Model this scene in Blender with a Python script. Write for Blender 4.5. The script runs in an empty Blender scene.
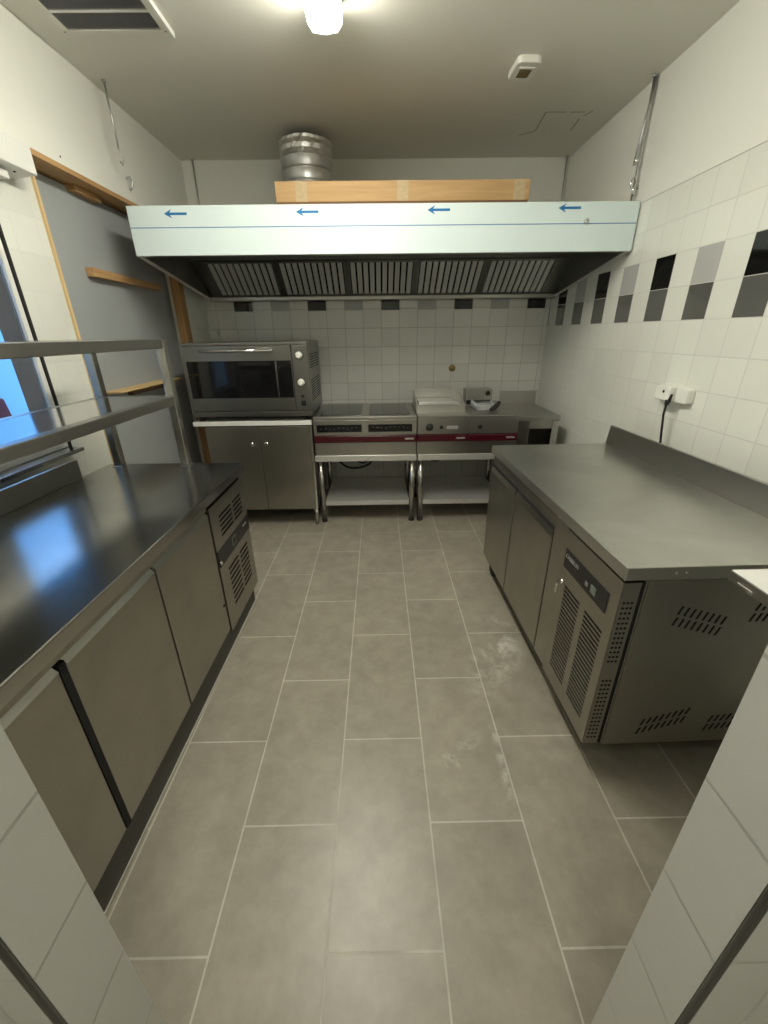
import bpy, bmesh, math, random
from mathutils import Vector, Matrix
random.seed(4)
SC = bpy.context.scene
COL = SC.collection
PI = math.pi

# ------------------------------------------------------------------ materials
def nodes(name):
    m = bpy.data.materials.new(name); m.use_nodes = True
    nt = m.node_tree; nt.nodes.clear()
    out = nt.nodes.new('ShaderNodeOutputMaterial')
    b = nt.nodes.new('ShaderNodeBsdfPrincipled')
    nt.links.new(b.outputs[0], out.inputs[0])
    return m, nt, b

def N(nt, t, **kw):
    n = nt.nodes.new(t)
    for k, v in kw.items():
        if isinstance(k, str) and hasattr(n, k): setattr(n, k, v)
        else: n.inputs[k].default_value = v
    return n

def c4(c): return (c[0], c[1], c[2], 1)

def plain(name, col, rough=.5, metal=0, var=.04, scale=12, bump=0, spec=.5):
    m, nt, b = nodes(name)
    tc = N(nt, 'ShaderNodeTexCoord')
    no = N(nt, 'ShaderNodeTexNoise'); no.inputs['Scale'].default_value = scale; no.inputs['Detail'].default_value = 4
    nt.links.new(tc.outputs['Object'], no.inputs['Vector'])
    r = N(nt, 'ShaderNodeMix', data_type='RGBA')
    r.inputs[6].default_value = c4([max(0, c*(1-var)) for c in col]); r.inputs[7].default_value = c4([min(1, c*(1+var)) for c in col])
    nt.links.new(no.outputs['Fac'], r.inputs[0]); nt.links.new(r.outputs[2], b.inputs['Base Color'])
    b.inputs['Roughness'].default_value = rough; b.inputs['Metallic'].default_value = metal
    b.inputs['Specular IOR Level'].default_value = spec
    if bump:
        bp = N(nt, 'ShaderNodeBump'); bp.inputs['Strength'].default_value = bump; bp.inputs['Distance'].default_value = .002
        nt.links.new(no.outputs['Fac'], bp.inputs['Height']); nt.links.new(bp.outputs[0], b.inputs['Normal'])
    return m

def steel(name, col=(.56, .55, .52), r0=.29, r1=.42, axis='Y', smudge=3.0, dirt=.12, grain=.012):
    """brushed stainless steel: fine streaks along one axis, greasy smudges in the gloss"""
    m, nt, b = nodes(name)
    tc = N(nt, 'ShaderNodeTexCoord')
    mp = N(nt, 'ShaderNodeMapping')
    mp.inputs['Scale'].default_value = {'X': (4, 260, 260), 'Y': (260, 4, 260), 'Z': (260, 260, 4)}[axis]
    nt.links.new(tc.outputs['Object'], mp.inputs['Vector'])
    br = N(nt, 'ShaderNodeTexNoise'); br.inputs['Scale'].default_value = 1; br.inputs['Detail'].default_value = 3
    nt.links.new(mp.outputs[0], br.inputs['Vector'])
    sm = N(nt, 'ShaderNodeTexNoise'); sm.inputs['Scale'].default_value = smudge; sm.inputs['Detail'].default_value = 5; sm.inputs['Roughness'].default_value = .62
    sm.inputs['Distortion'].default_value = .3
    nt.links.new(tc.outputs['Object'], sm.inputs['Vector'])
    cr = N(nt, 'ShaderNodeMapRange'); cr.inputs['From Min'].default_value = .25; cr.inputs['From Max'].default_value = .8
    nt.links.new(sm.outputs['Fac'], cr.inputs['Value'])
    rr = N(nt, 'ShaderNodeMapRange'); rr.inputs['To Min'].default_value = r0; rr.inputs['To Max'].default_value = r1
    nt.links.new(cr.outputs[0], rr.inputs['Value'])
    ad = N(nt, 'ShaderNodeMath', operation='MULTIPLY_ADD'); ad.inputs[1].default_value = grain*2; 
    nt.links.new(br.outputs['Fac'], ad.inputs[0]); nt.links.new(rr.outputs[0], ad.inputs[2])
    nt.links.new(rr.outputs[0], b.inputs['Roughness'])
    mx = N(nt, 'ShaderNodeMix', data_type='RGBA')
    mx.inputs[6].default_value = c4(col); mx.inputs[7].default_value = c4([c*(1-dirt) for c in col])
    nt.links.new(cr.outputs[0], mx.inputs[0]); nt.links.new(mx.outputs[2], b.inputs['Base Color'])
    b.inputs['Metallic'].default_value = 1
    return m

def emit(name, col, s):
    m = bpy.data.materials.new(name); m.use_nodes = True; nt = m.node_tree; nt.nodes.clear()
    o = nt.nodes.new('ShaderNodeOutputMaterial'); e = nt.nodes.new('ShaderNodeEmission')
    e.inputs[0].default_value = c4(col); e.inputs[1].default_value = s
    nt.links.new(e.outputs[0], o.inputs[0]); return m

def tilemat(name, ua, va, u0, v0, pu, pv, col, grout, top=None, plaster=None, rough=.18, off=0.0, mort=.0032, coldev=.03, dirt=.1, bumpy=True):
    """ceramic tiles: world axes ua,va; origin u0,v0; pitch pu,pv; above height top plain plaster"""
    m, nt, b = nodes(name)
    g = N(nt, 'ShaderNodeNewGeometry'); s = N(nt, 'ShaderNodeSeparateXYZ'); nt.links.new(g.outputs['Position'], s.inputs[0])
    su = N(nt, 'ShaderNodeMath', operation='SUBTRACT'); su.inputs[1].default_value = u0; nt.links.new(s.outputs[ua], su.inputs[0])
    sv = N(nt, 'ShaderNodeMath', operation='SUBTRACT'); sv.inputs[1].default_value = v0; nt.links.new(s.outputs[va], sv.inputs[0])
    cb = N(nt, 'ShaderNodeCombineXYZ'); nt.links.new(su.outputs[0], cb.inputs[0]); nt.links.new(sv.outputs[0], cb.inputs[1])
    bt = N(nt, 'ShaderNodeTexBrick'); bt.offset = off; bt.offset_frequency = 2; bt.squash = 1; bt.squash_frequency = 2
    bt.inputs['Scale'].default_value = 1; bt.inputs['Brick Width'].default_value = pu; bt.inputs['Row Height'].default_value = pv
    bt.inputs['Mortar Size'].default_value = mort; bt.inputs['Mortar Smooth'].default_value = .15; bt.inputs['Bias'].default_value = 0
    bt.inputs['Color1'].default_value = c4([c*(1-coldev) for c in col]); bt.inputs['Color2'].default_value = c4([c*(1+coldev) for c in col])
    bt.inputs['Mortar'].default_value = c4(grout)
    nt.links.new(cb.outputs[0], bt.inputs['Vector'])
    no = N(nt, 'ShaderNodeTexNoise'); no.inputs['Scale'].default_value = 3.2; no.inputs['Detail'].default_value = 6; no.inputs['Roughness'].default_value = .65
    nt.links.new(g.outputs['Position'], no.inputs['Vector'])
    mr = N(nt, 'ShaderNodeMapRange'); mr.inputs['From Min'].default_value = .3; mr.inputs['From Max'].default_value = .75
    mr.inputs['To Min'].default_value = 1; mr.inputs['To Max'].default_value = 1-dirt
    nt.links.new(no.outputs['Fac'], mr.inputs['Value'])
    mu = N(nt, 'ShaderNodeVectorMath', operation='SCALE'); nt.links.new(bt.outputs['Color'], mu.inputs[0]); nt.links.new(mr.outputs[0], mu.inputs['Scale'])
    colout = mu.outputs[0]
    rg = N(nt, 'ShaderNodeMapRange'); rg.inputs['To Min'].default_value = rough; rg.inputs['To Max'].default_value = .8
    nt.links.new(bt.outputs['Fac'], rg.inputs['Value']); rout = rg.outputs[0]
    bp = N(nt, 'ShaderNodeBump'); bp.inputs['Strength'].default_value = .5; bp.inputs['Distance'].default_value = .0015; bp.invert = True
    hgt = bt.outputs['Fac']
    if top is not None:
        gt = N(nt, 'ShaderNodeMath', operation='GREATER_THAN'); gt.inputs[1].default_value = top; nt.links.new(s.outputs['Z'], gt.inputs[0])
        pm = N(nt, 'ShaderNodeVectorMath', operation='SCALE'); pm.inputs[0].default_value = plaster; nt.links.new(mr.outputs[0], pm.inputs['Scale'])
        mx = N(nt, 'ShaderNodeMix', data_type='RGBA'); nt.links.new(gt.outputs[0], mx.inputs[0]); nt.links.new(colout, mx.inputs[6]); nt.links.new(pm.outputs[0], mx.inputs[7])
        colout = mx.outputs[2]
        m2 = N(nt, 'ShaderNodeMix', data_type='FLOAT'); nt.links.new(gt.outputs[0], m2.inputs[0]); nt.links.new(rout, m2.inputs[2]); m2.inputs[3].default_value = .75
        rout = m2.outputs[0]
        m3 = N(nt, 'ShaderNodeMix', data_type='FLOAT'); nt.links.new(gt.outputs[0], m3.inputs[0]); nt.links.new(hgt, m3.inputs[2]); m3.inputs[3].default_value = 0
        hgt = m3.outputs[0]
    nt.links.new(hgt, bp.inputs['Height']); nt.links.new(bp.outputs[0], b.inputs['Normal'])
    nt.links.new(colout, b.inputs['Base Color']); nt.links.new(rout, b.inputs['Roughness'])
    return m, nt, b

def wood(name, c1, c2, axis='Y'):
    m, nt, b = nodes(name)
    tc = N(nt, 'ShaderNodeTexCoord'); mp = N(nt, 'ShaderNodeMapping')
    mp.inputs['Scale'].default_value = {'X': (2, 30, 30), 'Y': (30, 2, 30), 'Z': (30, 30, 2)}[axis]
    nt.links.new(tc.outputs['Object'], mp.inputs[0])
    no = N(nt, 'ShaderNodeTexNoise'); no.inputs['Scale'].default_value = 1.5; no.inputs['Detail'].default_value = 5; no.inputs['Distortion'].default_value = .6
    nt.links.new(mp.outputs[0], no.inputs['Vector'])
    mx = N(nt, 'ShaderNodeMix', data_type='RGBA'); mx.inputs[6].default_value = c4(c1); mx.inputs[7].default_value = c4(c2)
    mr = N(nt, 'ShaderNodeMapRange'); mr.inputs['From Min'].default_value = .3; mr.inputs['From Max'].default_value = .7
    nt.links.new(no.outputs['Fac'], mr.inputs['Value']); nt.links.new(mr.outputs[0], mx.inputs[0])
    nt.links.new(mx.outputs[2], b.inputs['Base Color']); b.inputs['Roughness'].default_value = .65
    return m

TILE_TOP = 2.114
WHITE = (.80, .81, .74); PLASTER = (.80, .80, .74); GROUT = (.60, .60, .56)
M = {}
M['steel'] = steel('stainless_steel', (.46, .45, .42))
M['steel_top'] = steel('worktop_steel', (.50, .495, .47), .16, .262, 'Y', 3.2, .26)
M['steel_top_right'] = steel('worktop_steel_satin', (.68, .675, .63), .285, .42, 'Y', 2.2, .30)
M['steel_shelf'] = steel('shelf_steel', (.58, .57, .55), .10, .20, 'Y', 3, .08, .015)
M['steel_door'] = steel('door_steel', (.42, .405, .36), .29, .42, 'Z', 4.5, .16)
M['steel_side'] = steel('side_panel_steel', (.42, .405, .36), .30, .42, 'X', 3.0, .14)
M['steel_x'] = steel('stainless_steel_long', (.46, .45, .42), .285, .36, 'X', 4, .15)
M['steel_z'] = steel('stainless_tube', (.50, .49, .46), .17, .262, 'Z', 6, .1)
M['filter'] = steel('filter_steel', (.78, .78, .75), .29, .36, 'Z', 5, .08)
M['steel_dark'] = steel('oven_steel', (.30, .295, .275), .29, .36, 'X', 4, .12, .015)
M['steel_lit'] = steel('painted_lit_steel', (.72, .71, .68), .30, .42, 'X', 4, .10, .015)  # paler, less metallic: lamp and floor reflections put into the stand colour
[n for n in M['steel_lit'].node_tree.nodes if n.bl_idname == 'ShaderNodeBsdfPrincipled'][0].inputs['Metallic'].default_value = .65
M['steel_guard'] = steel('guard_steel', (.66, .65, .62), .29, .36, 'X', 4, .10)
M['hood_in'] = steel('hood_inner_steel', (.34, .34, .32), .30, .44, 'X', 3, .1)
M['chrome'] = plain('chrome', (.78, .78, .78), .12, 1, .02)
M['galv'] = steel('galvanised_steel', (.62, .63, .63), .34, .5, 'Z', 9, .2)
_pb = [n for n in M['filter'].node_tree.nodes if n.bl_idname == 'ShaderNodeBsdfPrincipled'][0]; _pb.inputs['Metallic'].default_value = .45
M['foil'] = plain('crumpled_foil', (.75, .75, .75), .3, 1, .05, 60, .6)
M['black'] = plain('black_plastic', (.012, .012, .012), .4)
M['dark'] = plain('dark_gap', (.006, .006, .006), .9)
M['rubber'] = plain('black_rubber', (.015, .015, .015), .75)
M['blackglass'] = plain('black_glass', (.006, .006, .007), .06, 0, .02)
M['red'] = plain('dark_red_enamel', (.055, .004, .009), .2)
M['white_plastic'] = plain('white_plastic', (.82, .82, .76), .35)
M['white_board'] = plain('white_laminate', (.82, .82, .78), .4)
M['grey_badge'] = plain('pale_metal_badge', (.62, .62, .62), .3, .6)
M['film'] = plain('protective_film', (.72, .83, .84), .22, 0, .03, 3)
M['blue'] = plain('blue_print', (.008, .17, .42), .4)
M['blueline'] = plain('blue_line_print', (.10, .25, .48), .4)
M['card'] = wood('cardboard', (.38, .235, .10), (.47, .30, .135), 'X')
M['edge_shade'] = plain('painted_edge_shade', (.16, .09, .05), .9)  # dark brown standing in for shade below carton flap and ledge
M['tape'] = plain('clear_tape', (.46, .36, .22), .12, 0, .2, 60, .5)
M['wood'] = wood('raw_pine', (.40, .22, .09), (.55, .34, .15), 'Y')
M['wood_z'] = wood('raw_pine_upright', (.30, .16, .06), (.46, .27, .11), 'Z')
M['wood_pale'] = wood('pale_sawn_pine', (.66, .46, .22), (.78, .58, .30), 'Z')
M['osb'] = wood('chipboard_edge', (.50, .33, .14), (.68, .50, .24), 'Y')
M['board'] = plain('grey_board', (.36, .38, .385), .55, 0, .04, 2.5)
M['ceilpaint'] = plain('ceiling_paint', (.79, .775, .70), .85, 0, .03, 1.6)
M['crack'] = plain('hairline_crack', (.36, .34, .29), .9)
M['plaster'] = plain('white_plaster', PLASTER, .8, 0, .03, 2.2, .1)
M['white_paint'] = plain('white_painted_metal', (.80, .80, .76), .4, 0, .02)
M['grey_paint'] = plain('grey_render', (.26, .20, .15), .85, 0, .08, 6)
M['out_blue'] = plain('pale_blue_render', (.26, .52, .82), .8, 0, .05, 3)
M['out_dark'] = plain('dark_blue_grey_plastic', (.03, .035, .06), .5)
M['out_red'] = plain('dark_red_plastic', (.16, .01, .015), .5)
M['sill'] = steel('sill_metal', (.6, .62, .66), .17, .262, 'Y', 6, .2)
M['brass'] = plain('aged_brass', (.30, .24, .10), .35, 1, .1, 30)
M['blacktile'] = plain('black_glazed_tile', (.006, .006, .006), .07)
M['greytile'] = plain('light_grey_glazed_tile', (.46, .46, .445), .22)
M['midtile'] = plain('mid_grey_glazed_tile', (.25, .25, .235), .05, .6)
M['lamp'] = emit('lamp_diffuser', (1, .968, .835), 44)
M['led'] = plain('pale_display', (.16, .20, .17), .3)
M['jambtrim'] = plain('dark_metal_strip', (.10, .10, .09), .4, .6, .2, 20)

# glass
m, nt, b = nodes('window_glass'); b.inputs['Transmission Weight'].default_value = 1; b.inputs['Roughness'].default_value = 0.0
b.inputs['IOR'].default_value = 1.05; b.inputs['Base Color'].default_value = (.95, .97, 1, 1); M['glass'] = m

# wall tiles
PB = .1585
M['tile_right'] = tilemat('white_wall_tiles_right', 'Y', 'Z', 1.738, 1.5, .1567, .1535, WHITE, (.64, .64, .59), TILE_TOP, PLASTER, dirt=.05, mort=.0024)[0]
M['tile_left'] = tilemat('white_wall_tiles_left', 'Y', 'Z', 1.97, 1.5, .1567, .1535, WHITE, (.72, .72, .68), TILE_TOP+.05, PLASTER, dirt=.06)[0]
M['tile_back'] = tilemat('white_wall_tiles_back', 'X', 'Z', 1.4575-PB*20, 1.5, PB, .1535, (.78, .78, .73), (.52, .52, .47), TILE_TOP, PLASTER, dirt=.08, coldev=.05, mort=.0028)[0]
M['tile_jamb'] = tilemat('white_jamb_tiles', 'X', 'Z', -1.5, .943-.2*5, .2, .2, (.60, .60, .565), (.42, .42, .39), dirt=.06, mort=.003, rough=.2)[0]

# floor: 30 x 60 stoneware in half bond, running away from the door
def floor_mat():
    W, L = .302, .604
    m, nt, b = tilemat('floor_tiles', 'Y', 'X', .507-L*10, -.761 - 21*W, L, W, (.335, .305, .245), (.56, .53, .46), rough=.36, off=.5, mort=.0030, coldev=.06, dirt=.24)
    # fine cloudy mottling, a few darker grout stretches
    mul = [n for n in nt.nodes if n.bl_idname == 'ShaderNodeVectorMath'][0]
    g = [n for n in nt.nodes if n.bl_idname == 'ShaderNodeNewGeometry'][0]
    n2 = N(nt, 'ShaderNodeTexNoise'); n2.inputs['Scale'].default_value = 11; n2.inputs['Detail'].default_value = 8; n2.inputs['Roughness'].default_value = .7
    nt.links.new(g.outputs['Position'], n2.inputs['Vector'])
    r2 = N(nt, 'ShaderNodeMapRange'); r2.inputs['From Min'].default_value = .3; r2.inputs['From Max'].default_value = .7; r2.inputs['To Min'].default_value = .84; r2.inputs['To Max'].default_value = 1.14
    nt.links.new(n2.outputs['Fac'], r2.inputs['Value'])
    s2 = N(nt, 'ShaderNodeVectorMath', operation='SCALE'); nt.links.new(mul.outputs[0], s2.inputs[0]); nt.links.new(r2.outputs[0], s2.inputs['Scale'])
    # chalky scuffs (plaster dust smears) near the right-hand counter
    n3 = N(nt, 'ShaderNodeTexNoise'); n3.inputs['Scale'].default_value = 5; n3.inputs['Detail'].default_value = 9; n3.inputs['Roughness'].default_value = .75; n3.inputs['Distortion'].default_value = .4
    nt.links.new(g.outputs['Position'], n3.inputs['Vector'])
    acc = None
    for (cx, cy, ang, rx, ry) in ((.27, 1.03, 42, .17, .05), (.60, 1.62, 60, .5, .14), (.435, 1.03, 88, .26, .022)):
        d = N(nt, 'ShaderNodeMapping', vector_type='TEXTURE'); d.inputs['Location'].default_value = (cx, cy, 0); d.inputs['Rotation'].default_value = (0, 0, math.radians(ang)); d.inputs['Scale'].default_value = (rx, ry, 1)
        nt.links.new(g.outputs['Position'], d.inputs['Vector'])
        ln = N(nt, 'ShaderNodeVectorMath', operation='LENGTH'); nt.links.new(d.outputs[0], ln.inputs[0])
        k = N(nt, 'ShaderNodeMapRange'); k.inputs['From Min'].default_value = 1; k.inputs['From Max'].default_value = .1; nt.links.new(ln.outputs['Value'], k.inputs['Value'])
        if acc is None: acc = k.outputs[0]
        else:
            mx = N(nt, 'ShaderNodeMath', operation='MAXIMUM'); nt.links.new(acc, mx.inputs[0]); nt.links.new(k.outputs[0], mx.inputs[1]); acc = mx.outputs[0]
    th = N(nt, 'ShaderNodeMapRange'); th.inputs['From Min'].default_value = .49; th.inputs['From Max'].default_value = .60; nt.links.new(n3.outputs['Fac'], th.inputs['Value'])
    ml = N(nt, 'ShaderNodeMath', operation='MULTIPLY'); nt.links.new(acc, ml.inputs[0]); nt.links.new(th.outputs[0], ml.inputs[1])
    m5 = N(nt, 'ShaderNodeMath', operation='MULTIPLY'); m5.inputs[1].default_value = .85; nt.links.new(ml.outputs[0], m5.inputs[0])
    mix = N(nt, 'ShaderNodeMix', data_type='RGBA'); mix.inputs[7].default_value = (.60, .58, .52, 1)
    nt.links.new(m5.outputs[0], mix.inputs[0]); nt.links.new(s2.outputs[0], mix.inputs[6])
    nt.links.new(mix.outputs[2], b.inputs['Base Color'])
    return m
M['floor'] = floor_mat()

# ------------------------------------------------------------------ mesh helpers
class MB:
    def __init__(s): s.bm = bmesh.new(); s.mi = 0
    def _f(s, vs, mi=None):
        try:
            f = s.bm.faces.new(vs); f.material_index = s.mi if mi is None else mi
            return f
        except ValueError: return None
    def box(s, x0, x1, y0, y1, z0, z1):
        x0, x1 = sorted((x0, x1)); y0, y1 = sorted((y0, y1)); z0, z1 = sorted((z0, z1))
        v = [s.bm.verts.new((x, y, z)) for z in (z0, z1) for y in (y0, y1) for x in (x0, x1)]
        for q in ((0, 2, 3, 1), (4, 5, 7, 6), (0, 1, 5, 4), (2, 6, 7, 3), (0, 4, 6, 2), (1, 3, 7, 5)): s._f([v[i] for i in q])
        return s
    def prism(s, pts, ax, a, b):
        """polygon pts (2d, in the two other axes in xyz order) extruded along axis ax from a to b"""
        def P(p, t):
            l = [p[0], p[1]]; l.insert(ax, t); return l
        A = [s.bm.verts.new(P(p, a)) for p in pts]; B = [s.bm.verts.new(P(p, b)) for p in pts]
        s._f(A[::-1]); s._f(B)
        for i in range(len(pts)): j = (i+1) % len(pts); s._f([A[i], A[j], B[j], B[i]])
        return s
    def cyl(s, p, q, r, n=20, r2=None, cap=True):
        return s.tube([p, q], r, n, [r, r if r2 is None else r2], cap)
    def tube(s, pts, r, n=10, rs=None, cap=True):
        pts = [Vector(p) for p in pts]; rs = rs or [r]*len(pts); rings = []
        up = None
        for i, p in enumerate(pts):
            t = (pts[min(i+1, len(pts)-1)] - pts[max(i-1, 0)]).normalized()
            if up is None:
                up = Vector((0, 0, 1)) if abs(t.z) < .9 else Vector((0, 1, 0))
            a = t.cross(up).normalized(); bb = a.cross(t).normalized(); up = bb
            rings.append([s.bm.verts.new(p + (a*math.cos(2*PI*k/n) + bb*math.sin(2*PI*k/n))*rs[i]) for k in range(n)])
        for i in range(len(rings)-1):
            for k in range(n):
                f = s._f([rings[i][k], rings[i][(k+1) % n], rings[i+1][(k+1) % n], rings[i+1][k]])
                if f: f.smooth = True
        if cap: s._f(rings[0][::-1]); s._f(rings[-1])
        return s
    def lathe(s, c, prof, ax='z', n=40):
        """profile (r,h) revolved about an axis through c"""
        c = Vector(c); rings = []
        for r, h in prof:
            ring = []
            for k in range(n):
                a = 2*PI*k/n; u, v = r*math.cos(a), r*math.sin(a)
                d = {'z': (u, v, h), 'y': (u, h, v), 'x': (h, u, v)}[ax]
                ring.append(s.bm.verts.new(c + Vector(d)))
            rings.append(ring)
        for i in range(len(rings)-1):
            for k in range(n):
                f = s._f([rings[i][k], rings[i][(k+1) % n], rings[i+1][(k+1) % n], rings[i+1][k]])
                if f: f.smooth = True
        s._f(rings[0][::-1]); s._f(rings[-1])
        return s
    def build(s, name, mat, parent=None, bev=0, seg=2):
        bmesh.ops.remove_doubles(s.bm, verts=s.bm.verts, dist=1e-7)
        bmesh.ops.recalc_face_normals(s.bm, faces=s.bm.faces)
        me = bpy.data.meshes.new(name); s.bm.to_mesh(me); s.bm.free()
        for mt in (mat if isinstance(mat, (list, tuple)) else [mat]): me.materials.append(mt)
        o = bpy.data.objects.new(name, me); COL.objects.link(o)
        if parent is not None: o.parent = parent
        if bev:
            md = o.modifiers.new('edge_round', 'BEVEL'); md.width = bev; md.segments = seg; md.limit_method = 'ANGLE'; md.angle_limit = math.radians(50)
            md.use_clamp_overlap = True
        return o

def tag(o, label, cat, group=None):
    o['label'] = label; o['category'] = cat
    if group: o['group'] = group
    return o
def thing(name, label, cat, loc=(0, 0, 0), rz=0, group=None):
    o = bpy.data.objects.new(name, None); COL.objects.link(o); o.empty_display_size = .1
    o.location = loc; o.rotation_euler = (0, 0, rz)
    return tag(o, label, cat, group)
def struct(o, label=None):
    o['kind'] = 'structure'
    if label: o['label'] = label
    return o
def B(*a): return MB().box(*a)
def text_part(name, body, size, mat, parent, mtx, ext=.0004):
    cu = bpy.data.curves.new('lettering', 'FONT'); cu.body = body; cu.size = size; cu.extrude = ext; cu.align_x = 'CENTER'; cu.align_y = 'CENTER'
    t = bpy.data.objects.new('lettering_curve', cu); COL.objects.link(t)
    dg = bpy.context.evaluated_depsgraph_get(); me = bpy.data.meshes.new_from_object(t.evaluated_get(dg))
    bpy.data.objects.remove(t); me.materials.clear(); me.materials.append(mat); me.transform(mtx)
    o = bpy.data.objects.new(name, me); COL.objects.link(o); o.parent = parent
    return o

XL, XR, YB, ZC = -1.48, 1.497, 3.95, 2.68
YR = -1.7
XREC = -1.57      # recessed lower plane of the left wall

# ------------------------------------------------------------------ room shell
struct(B(-2.0, XR+.15, YR-.1, YB+.12, -.12, 0).build('floor', M['floor']))
mb = B(-2.0, XR+.15, YR-.1, YB+.12, ZC, ZC+.12)
mb.mi = 1
for (x0, y0, x1, y1) in ((1.067, 3.496, 1.044, 3.24), (1.044, 3.24, 1.17, 3.243), (1.19, 3.243, 1.284, 3.244), (1.303, 3.5, 1.288, 3.33), (.98, 3.56, 1.06, 3.50), (1.30, 3.29, 1.325, 3.23)):
    d = Vector((x1-x0, y1-y0, 0)).normalized(); nn = Vector((-d.y, d.x, 0))*.0035
    pts = [(x0-nn.x, y0-nn.y), (x1-nn.x, y1-nn.y), (x1+nn.x, y1+nn.y), (x0+nn.x, y0+nn.y)]
    mb.prism(pts, 2, ZC-.0008, ZC+.001)
struct(mb.build('ceiling', [M['ceilpaint'], M['crack']]))

# right wall with the checker band as glazed tiles of the wall itself
mb = B(XR, XR+.15, YR-.1, YB+.12, 0, ZC)
mb.mi = 4; mb.box(XR-.004, XR+.01, YR, YB, TILE_TOP, ZC)  # plaster coat ends on the tile edge
p, q = .1567, .1535
k = -8
while True:
    y0 = 1.738 + 2*p*k; y1 = y0 + p
    if y0 > YB: break
    y1 = min(y1, YB-.002)
    if y0 > YR+.2:
        mb.mi = 1 if k % 2 == 0 else 2
        mb.box(XR-.0012, XR+.004, y0+.0018, y1-.0018, 1.5+q+.0018, 1.5+2*q-.0018)
        mb.mi = 3
        mb.box(XR-.0012, XR+.004, y0+.0018, y1-.0018, 1.5+.0018, 1.5+q-.0018)
    k += 1
struct(mb.build('wall_right', [M['tile_right'], M['blacktile'], M['greytile'], M['midtile'], M['plaster']]))

# back wall
mb = B(-2.0, XR+.15, YB, YB+.12, 0, ZC)
mb.mi = 3; mb.box(XL, XR, YB-.004, YB+.01, TILE_TOP, ZC)
for k in range(0, 10):
    x1 = 1.4575 - 2*PB*k; x0 = x1 - PB
    if x0 < XL: break
    mb.mi = 1 if k % 2 == 0 else 2
    mb.box(x0+.002, x1-.002, YB-.0012, YB+.004, 1.5+q+.002-.014, 1.5+2*q-.016)
struct(mb.build('wall_back', [M['tile_back'], M['blacktile'], M['greytile'], M['plaster']]))

WY0 = 1.55   # near edge of the window, unseen; moved in to narrow its counter reflection
# left wall: plaster above 2.2 m, boarded opening and tiled strip below, tiled return by the back corner
mb = B(-2.0, XL, YR-.1, YB, 2.205, ZC)                        # upper plaster
struct(mb.build('wall_left', M['plaster']))
struct(B(-2.0, XL, 3.556, YB, 0, 2.205).build('wall_left', M['tile_left']))
struct(B(-1.690, XREC, 2.06, 2.335, 0, 2.205).build('wall_left', M['tile_left']))
struct(B(-1.72, XREC, YR-.1, 2.06, 0, .93).build('wall_left', M['tile_left']))
struct(B(-1.72, XREC, YR-.1, WY0, .93, 2.205).build('wall_left', M['plaster']))
struct(B(-1.72, -1.70, 2.06, 3.575, 0, 2.205).build('wall_left', M['plaster']))
struct(B(-2.0, XR+.15, YR-.1, YR, 0, ZC).build('wall_rear', M['plaster']))

# roughed-in boarded opening
o = tag(B(-1.615, -1.595, 2.345, 3.57, .02, 2.17).build('grey_board', M['board']), 'large grey board closing the opening in the left-hand wall', 'board')
fr = struct(bpy.data.objects.new('trim_1', None)); COL.objects.link(fr)
B(-1.695, XL+.004, 2.245, 3.575, 2.180, 2.204).build('header_board', M['wood'], fr, .002)
B(-1.62, -1.55, 2.62, 2.84, 2.150, 2.180).build('spacer_block', M['wood'], fr, .002)
B(XREC-.02, XREC+.012, 2.336, 2.350, 0, 2.18).build('edge_strip', M['wood_pale'], fr, .001)
B(-1.535, XL+.003, 3.470, 3.555, 0, 2.18).build('upright_post', M['wood_z'], fr, .002)
t = MB().prism([(2.60, 1.762), (3.36, 1.757), (3.36, 1.792), (2.60, 1.806)], 0, -1.594, -1.553).build('wooden_batten', M['wood'], None, .002)
tag(t, 'sawn wooden batten fixed across the grey board, higher of the two', 'batten')
t = thing('chipboard_ledge', 'pale chipboard ledge low across the grey board, just above the counter shelf', 'ledge', (-1.594, 2.9, 1.12))
MB().prism([(-.43, .034), (.36, .034), (.36, .048), (-.43, .042)], 0, 0, .10).build('ledge_top', M['osb'], t, .001)
B(.0, .03, -.20, .36, -.005, .033).build('ledge_slot_shade', M['edge_shade'], t, .001)  # solid dark strip painted in for the shaded slot under the ledge

# window in the left wall
w = struct(bpy.data.objects.new('window_1', None)); COL.objects.link(w)
mb = B(-1.60, -1.575, 2.022, 2.050, .95, 2.08); mb.box(-1.60, -1.575, WY0+.001, WY0+.045, .95, 2.08); mb.box(-1.60, -1.575, WY0+.045, 2.022, 2.03, 2.08); mb.box(-1.60, -1.575, WY0+.045, 2.022, .95, .985)
mb.build('window_frame', M['white_paint'], w, .003)
mb = B(-1.60, -1.566, 2.051, 2.062, .93, 2.10); mb.build('window_gasket', M['rubber'], w)
B(-1.596, -1.590, WY0+.045, 2.022, .985, 2.03).build('window_pane', M['glass'], w)
B(-1.70, -1.50, WY0, 2.05, .930, .948).build('window_sill', M['sill'], w, .002)
s = thing('shutter_box', 'white roller shutter box above the window on the left-hand wall', 'shutter box', (-1.56, 1.4, 2.088))
MB().prism([(-.01, 0), (.095, .012), (.095, .118), (.08, .124), (-.01, .124)], 1, -.72, .83).build('housing', M['white_paint'], s, .004)
B(-.008, .05, -.70, .72, -.03, -.001).build('bottom_rail', M['white_paint'], s, .003)
B(.05, .056, .75, .756, .003, .007).build('screw', M['dark'], s)

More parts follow.
